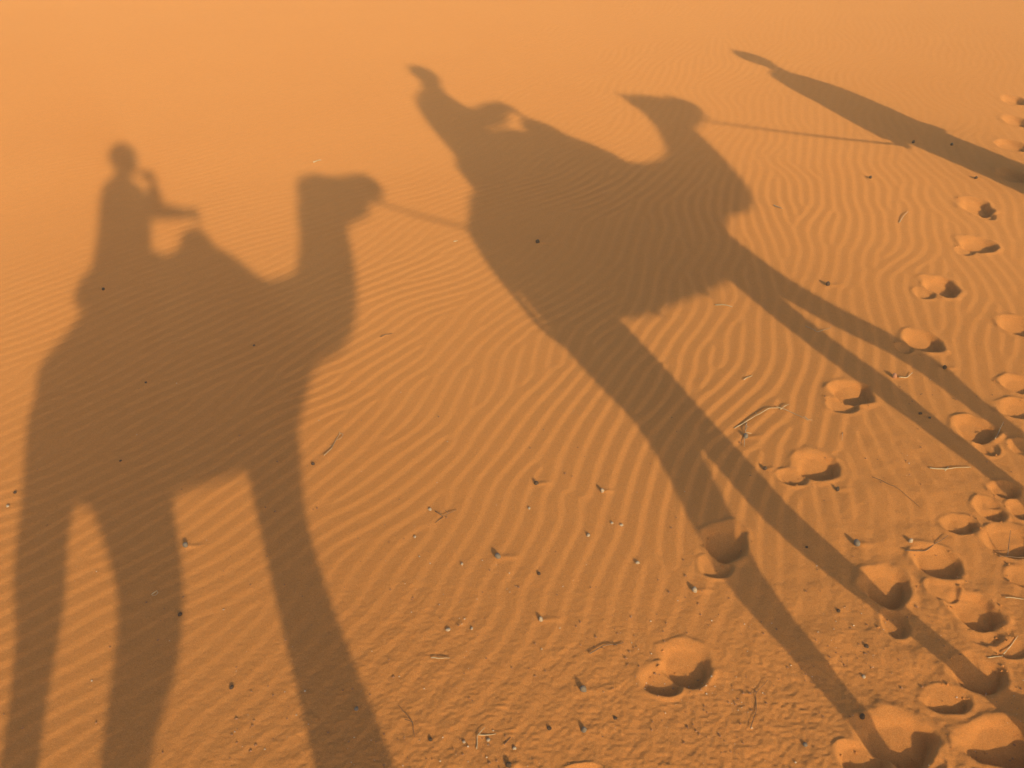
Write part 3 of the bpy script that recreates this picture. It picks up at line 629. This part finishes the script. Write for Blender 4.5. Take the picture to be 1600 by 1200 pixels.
def compact_camera():
    e = bpy.data.objects.new('compact_camera', None); COL.objects.link(e)
    e.location = Vector((0, 0, CAM_H)) - lookw * .05; e.rotation_euler = (math.radians(-PITCH), 0, 0)
    tag(e, 'small camera held up beside the left rider’s face'.replace('’', "'"), 'camera')
    bm = bmesh.new(); bmesh.ops.create_cube(bm, size=1)
    for v in bm.verts: v.co = Vector((v.co.x * .098, v.co.y * .028, v.co.z * .058))
    bmesh.ops.bevel(bm, geom=bm.edges[:], offset=.007, segments=3, affect='EDGES')
    me = bpy.data.meshes.new('camera_body'); bm.to_mesh(me); bm.free(); link('camera_body', me, SILVER, e)
    simple('lens_barrel', [[(-.005, .012, 0, .024, .024), (-.005, .028, 0, .024, .024)], [(-.005, .02, 0, .02, .02), (-.005, .036, 0, .02, .02)]], BLACK, e, 24)
    simple('shutter_button', [[(.03, 0, .028, .006, .006), (.03, 0, .032, .006, .006)]], BLACK, e, 12)
compact_camera()

def guide():
    D = comp(GUIDE, THG, 'all'); L, c, f, s = face(D, (1, 0, 0), (0, 1, 0))
    w = D['sleeve'][-1]; w2 = D['sleeve2'][-1]
    wr = (w[0] + .0, w[1], w[2] + .03); wr2 = (w2[0] + .04, w2[1], w2[2] - .12)
    hc = (wr[0] - .045, wr[1], wr[2] - .06)
    body = [D['head'], D['neck'], [D['robe'][k] for k in (2, 3, 4, 5, 6)],
            [(-.12, .1, .75, .09, .09), (-.16, .1, .45, .06, .06), (-.22, .1, .12, .045, .045)], [(-.23, .1, .05, .04, .045), (-.13, .1, .035, .035, .045), (-.05, .1, .03, .025, .04)],
            [(.1, -.1, .75, .09, .09), (.16, -.1, .45, .06, .06), (.15, -.1, .12, .045, .045)], [(.13, -.1, .05, .04, .045), (.23, -.1, .035, .035, .045), (.31, -.1, .03, .025, .04)],
            [D['sleeve'][1][:3] + (.045, .045), D['sleeve'][2][:3] + (.04, .04), (*wr, .027, .024)],
            [D['sleeve2'][1][:3] + (.045, .045), D['sleeve2'][2][:3] + (.04, .04), (*wr2, .027, .024)]] + L
    body += hand(wr, hc, (1, 0, .1), 1, .012) + hand(wr2, (wr2[0] + .02, wr2[1], wr2[2] - .07), (1, 0, 0), 1, .02)
    o = fused('person', body, SKIN, .0075, 2); place(o, PG, THG)
    tag(o, 'person on foot leading the caravan, casting the long shadow at the upper right', 'person', 'people of the caravan')
    fused('robe', [D['robe'], D['sleeve'], D['sleeve2']], ROBE, .013, 4, .008, o)
    tb = []
    for k in range(4):
        z0 = c.z + .0 + .03 * k; rr = .108 - .012 * k
        tb.append([(c.x + rr * math.cos(t), c.y + rr * .85 * math.sin(t), z0 + .012 * math.sin(t + k * 1.3), .024, .024) for t in np.linspace(0, 2 * math.pi, 20)])
    fused('turban', tb + [[(c.x, c.y, c.z + .05, .075, .07), (c.x, c.y, c.z + .13, .05, .05)]], TURBAN, .01, 2, 0, o)
    for k in (1, -1): ball('eye', tuple(c + f * .083 + s * .032 * k + Vector((0, 0, .0))), .011, DARK, o)
    ball('mouth', tuple(c + f * .083 - Vector((0, 0, .06))), .016, principled('lips', (.30, .12, .09), .5)[0], o, (.5, 1, .4))
    return hc
hc = guide()

def from_local(P, th, q):
    t = math.radians(th); return Vector(P) + Vector((math.sin(t), math.cos(t), 0)) * q[0] + Vector((-math.cos(t), math.sin(t), 0)) * q[1] + Vector((0, 0, q[2]))
def rope(A, B, sag, r, label):
    pts = []
    for t in np.linspace(0, 1, 40):
        p = A.lerp(B, t); p.z -= sag * 4 * t * (1 - t); pts.append((p.x, p.y, p.z, r, r))
    o = simple('rope', [pts], ROPE, None, 8); tag(o, label, 'rope', 'lead ropes')
rope(from_local(P1, TH1, (1.57, 0, 2.24)), from_local(P2, TH2, (-.88, 0, 1.715)), .02, .010, "rope from the left camel's mouth to the middle camel's rump")
rope(from_local(P2, TH2, (2.04, 0, 1.995)), from_local(PG, THG, hc), .02, .011, "rope from the middle camel's mouth to the walking person's hand")

# ------------------------------------------------------------------ pebbles, droppings, straw and grit on the sand
rnd = random.Random(4)
PEB = {'l': noisy('pale_pebble', (.52, .42, .30), (.38, .29, .19), 60, .8, .002, 120),
       'd': noisy('dark_pellet', (.07, .046, .03), (.11, .07, .045), 60, .8, .002, 150),
       'g': noisy('grey_pebble', (.25, .21, .16), (.17, .14, .11), 60, .8, .002, 120),
       'r': noisy('pinkish_pebble', (.50, .24, .13), (.42, .19, .10), 60, .8, .002, 120)}
def pebble_mesh(seed, sq):
    rr = random.Random(seed); bm = bmesh.new(); bmesh.ops.create_icosphere(bm, subdivisions=2, radius=1)
    off = Vector((rr.uniform(0, 50), rr.uniform(0, 50), rr.uniform(0, 50)))
    from mathutils import noise
    for v in bm.verts:
        d = 1 + .28 * noise.noise(v.co * 1.1 + off) + .10 * noise.noise(v.co * 3 + off)
        v.co = Vector((v.co.x * d * rr.uniform(.98, 1.02), v.co.y * d * .85, v.co.z * d * sq))
    me = bpy.data.meshes.new('pebble'); bm.to_mesh(me); bm.free(); return me
for i, (x, y, r, k, lab) in enumerate(PEBBLES):
    up = r > .011
    me = pebble_mesh(i, 1.15 if up else .8)
    o = link('pebble' if k != 'd' else 'dropping', me, PEB[k])
    r *= .85; o.scale = (r, r, r); o.location = (x, y, gh(x, y) + r * (.5 if up else .2)); o.rotation_euler = (rnd.uniform(-.3, .3), rnd.uniform(-.3, .3), rnd.uniform(0, 6))
    tag(o, lab, 'pebble' if k != 'd' else 'dropping', 'pebbles and droppings on the sand')

STRAW = {'p': noisy('pale_straw', (.55, .44, .27), (.42, .32, .18), 30, .7, .001, 200),
         's': noisy('dry_twig', (.52, .40, .24), (.36, .26, .15), 40, .8, .001, 200),
         'b': noisy('brown_twig', (.22, .14, .08), (.14, .085, .05), 40, .85, .001, 200)}
for i, (lines, r, k, lab) in enumerate(TWIGS):
    bm = bmesh.new(); r = max(r * .45, .0013)
    for li, ln in enumerate(lines):
        P = np.array(ln); seg = np.r_[0, np.cumsum(np.hypot(*np.diff(P, axis=0).T))]; tt = np.linspace(0, seg[-1], max(6, int(seg[-1] / .012)))
        X = np.interp(tt, seg, P[:, 0]); Y = np.interp(tt, seg, P[:, 1])
        n = len(tt); f = np.linspace(0, 1, n)
        lift = (r * .9 + .006 * np.abs(np.sin(f * 2.6 + i)) * (seg[-1] > .06)) * 1.0
        if i == 9 and li == 1: lift = .09 * f          # the upright prong
        h = ground_height(X, Y)[0]; hs = np.convolve(np.pad(h, 2, 'edge'), np.ones(5) / 5, 'valid')
        wob = np.cumsum([rnd.gauss(0, .0012) for _ in range(n)])
        st = [(X[q] + wob[q] * .5, Y[q] + wob[q], hs[q] + (lift[q] if hasattr(lift, '__len__') else lift), r * (1 - .55 * f[q]) , r * (1 - .55 * f[q])) for q in range(n)]
        loft(bm, st, n=7)
        if seg[-1] > .12 and k != 'p':               # stubs of side shoots
            for q in (n // 3, 2 * n // 3):
                b = st[q]; a = rnd.uniform(0, 6); d = rnd.uniform(.012, .028)
                loft(bm, [b[:3] + (r * .6, r * .6), (b[0] + d * math.cos(a), b[1] + d * math.sin(a), b[2] + .008, r * .3, r * .3)], n=6)
    bmesh.ops.recalc_face_normals(bm, faces=bm.faces)
    me = bpy.data.meshes.new('twig'); bm.to_mesh(me); bm.free()
    tag(link('twig' if k != 'p' else 'straw', me, STRAW[k]), lab, 'twig' if k != 'p' else 'straw', 'twigs and straws on the sand')

def grit(name, pts, lo, hi, mat, label):
    V = np.array([(1, 0, 0), (-1, 0, 0), (0, 1, 0), (0, -1, 0), (0, 0, 1), (0, 0, -1)], float)
    F = np.array([(0, 2, 4), (2, 1, 4), (1, 3, 4), (3, 0, 4), (2, 0, 5), (1, 2, 5), (3, 1, 5), (0, 3, 5)])
    rg = np.random.default_rng(11); n = len(pts)
    h, c_, q_ = ground_height(pts[:, 0], pts[:, 1]); s = lo + (hi - lo) * rg.random(n) ** 3
    v = V[None] * s[:, None, None] * rg.uniform(.6, 1.3, (n, 6, 1)); a = rg.uniform(0, 6.3, n)
    x = v[..., 0] * np.cos(a)[:, None] - v[..., 1] * np.sin(a)[:, None]; y = v[..., 0] * np.sin(a)[:, None] + v[..., 1] * np.cos(a)[:, None]
    co = np.stack([x + pts[:, :1], y + pts[:, 1:2], v[..., 2] * .8 + h[:, None] + s[:, None] * .35], -1).reshape(-1, 3)
    f = (F[None] + (np.arange(n) * 6)[:, None, None]).reshape(-1, 3)
    me = bpy.data.meshes.new(name); me.from_pydata(co.tolist(), [], f.tolist())
    tag(link(name, me, mat, smooth=False), label, None, None, 'stuff')
rg = np.random.default_rng(5)
pts = np.stack([rg.uniform(-2.2, 2.6, 80000), rg.uniform(1.9, 4.6, 80000)], -1)
q, tr = rough_mask(pts[:, 0], pts[:, 1])
cl = vnoise(pts[:, 0], pts[:, 1], .22, 41) + .7 * vnoise(pts[:, 0], pts[:, 1], .08, 42)
keep = rg.random(len(pts)) < (.008 + .38 * q * sstep(-.1, .35, cl) + .12 * tr * sstep(0, .4, cl))
pts = pts[keep]
grit('coarse_grit', pts[::2], .0013, .0062, noisy('grit_brown', (.34, .17, .08), (.24, .12, .06), 25, .9), 'brown coarse grit sprinkled over the foreground sand')
grit('pale_grit', pts[1::5], .0012, .0045, noisy('grit_pale', (.60, .48, .34), (.45, .33, .2), 25, .9), 'pale coarse grit sprinkled over the foreground sand')

cl = []
for k, (cx, cy, a, b, d) in enumerate(PRINTS):         # crumbs of crusted sand broken off the rims
    n = 9 if cy < 5 else 4
    an = rg.uniform(0, 2 * math.pi, n); rr_ = np.where(rg.random(n) < .6, rg.normal(1.05, .10, n), rg.uniform(.3, 1.5, n))
    cl.append(np.stack([cx + a * rr_ * np.cos(an), cy + b * rr_ * np.sin(an)], -1))
grit('sand_crumbs', np.concatenate(cl), .002, .0075, SAND, 'crumbs of crusted sand fallen around the camel prints')
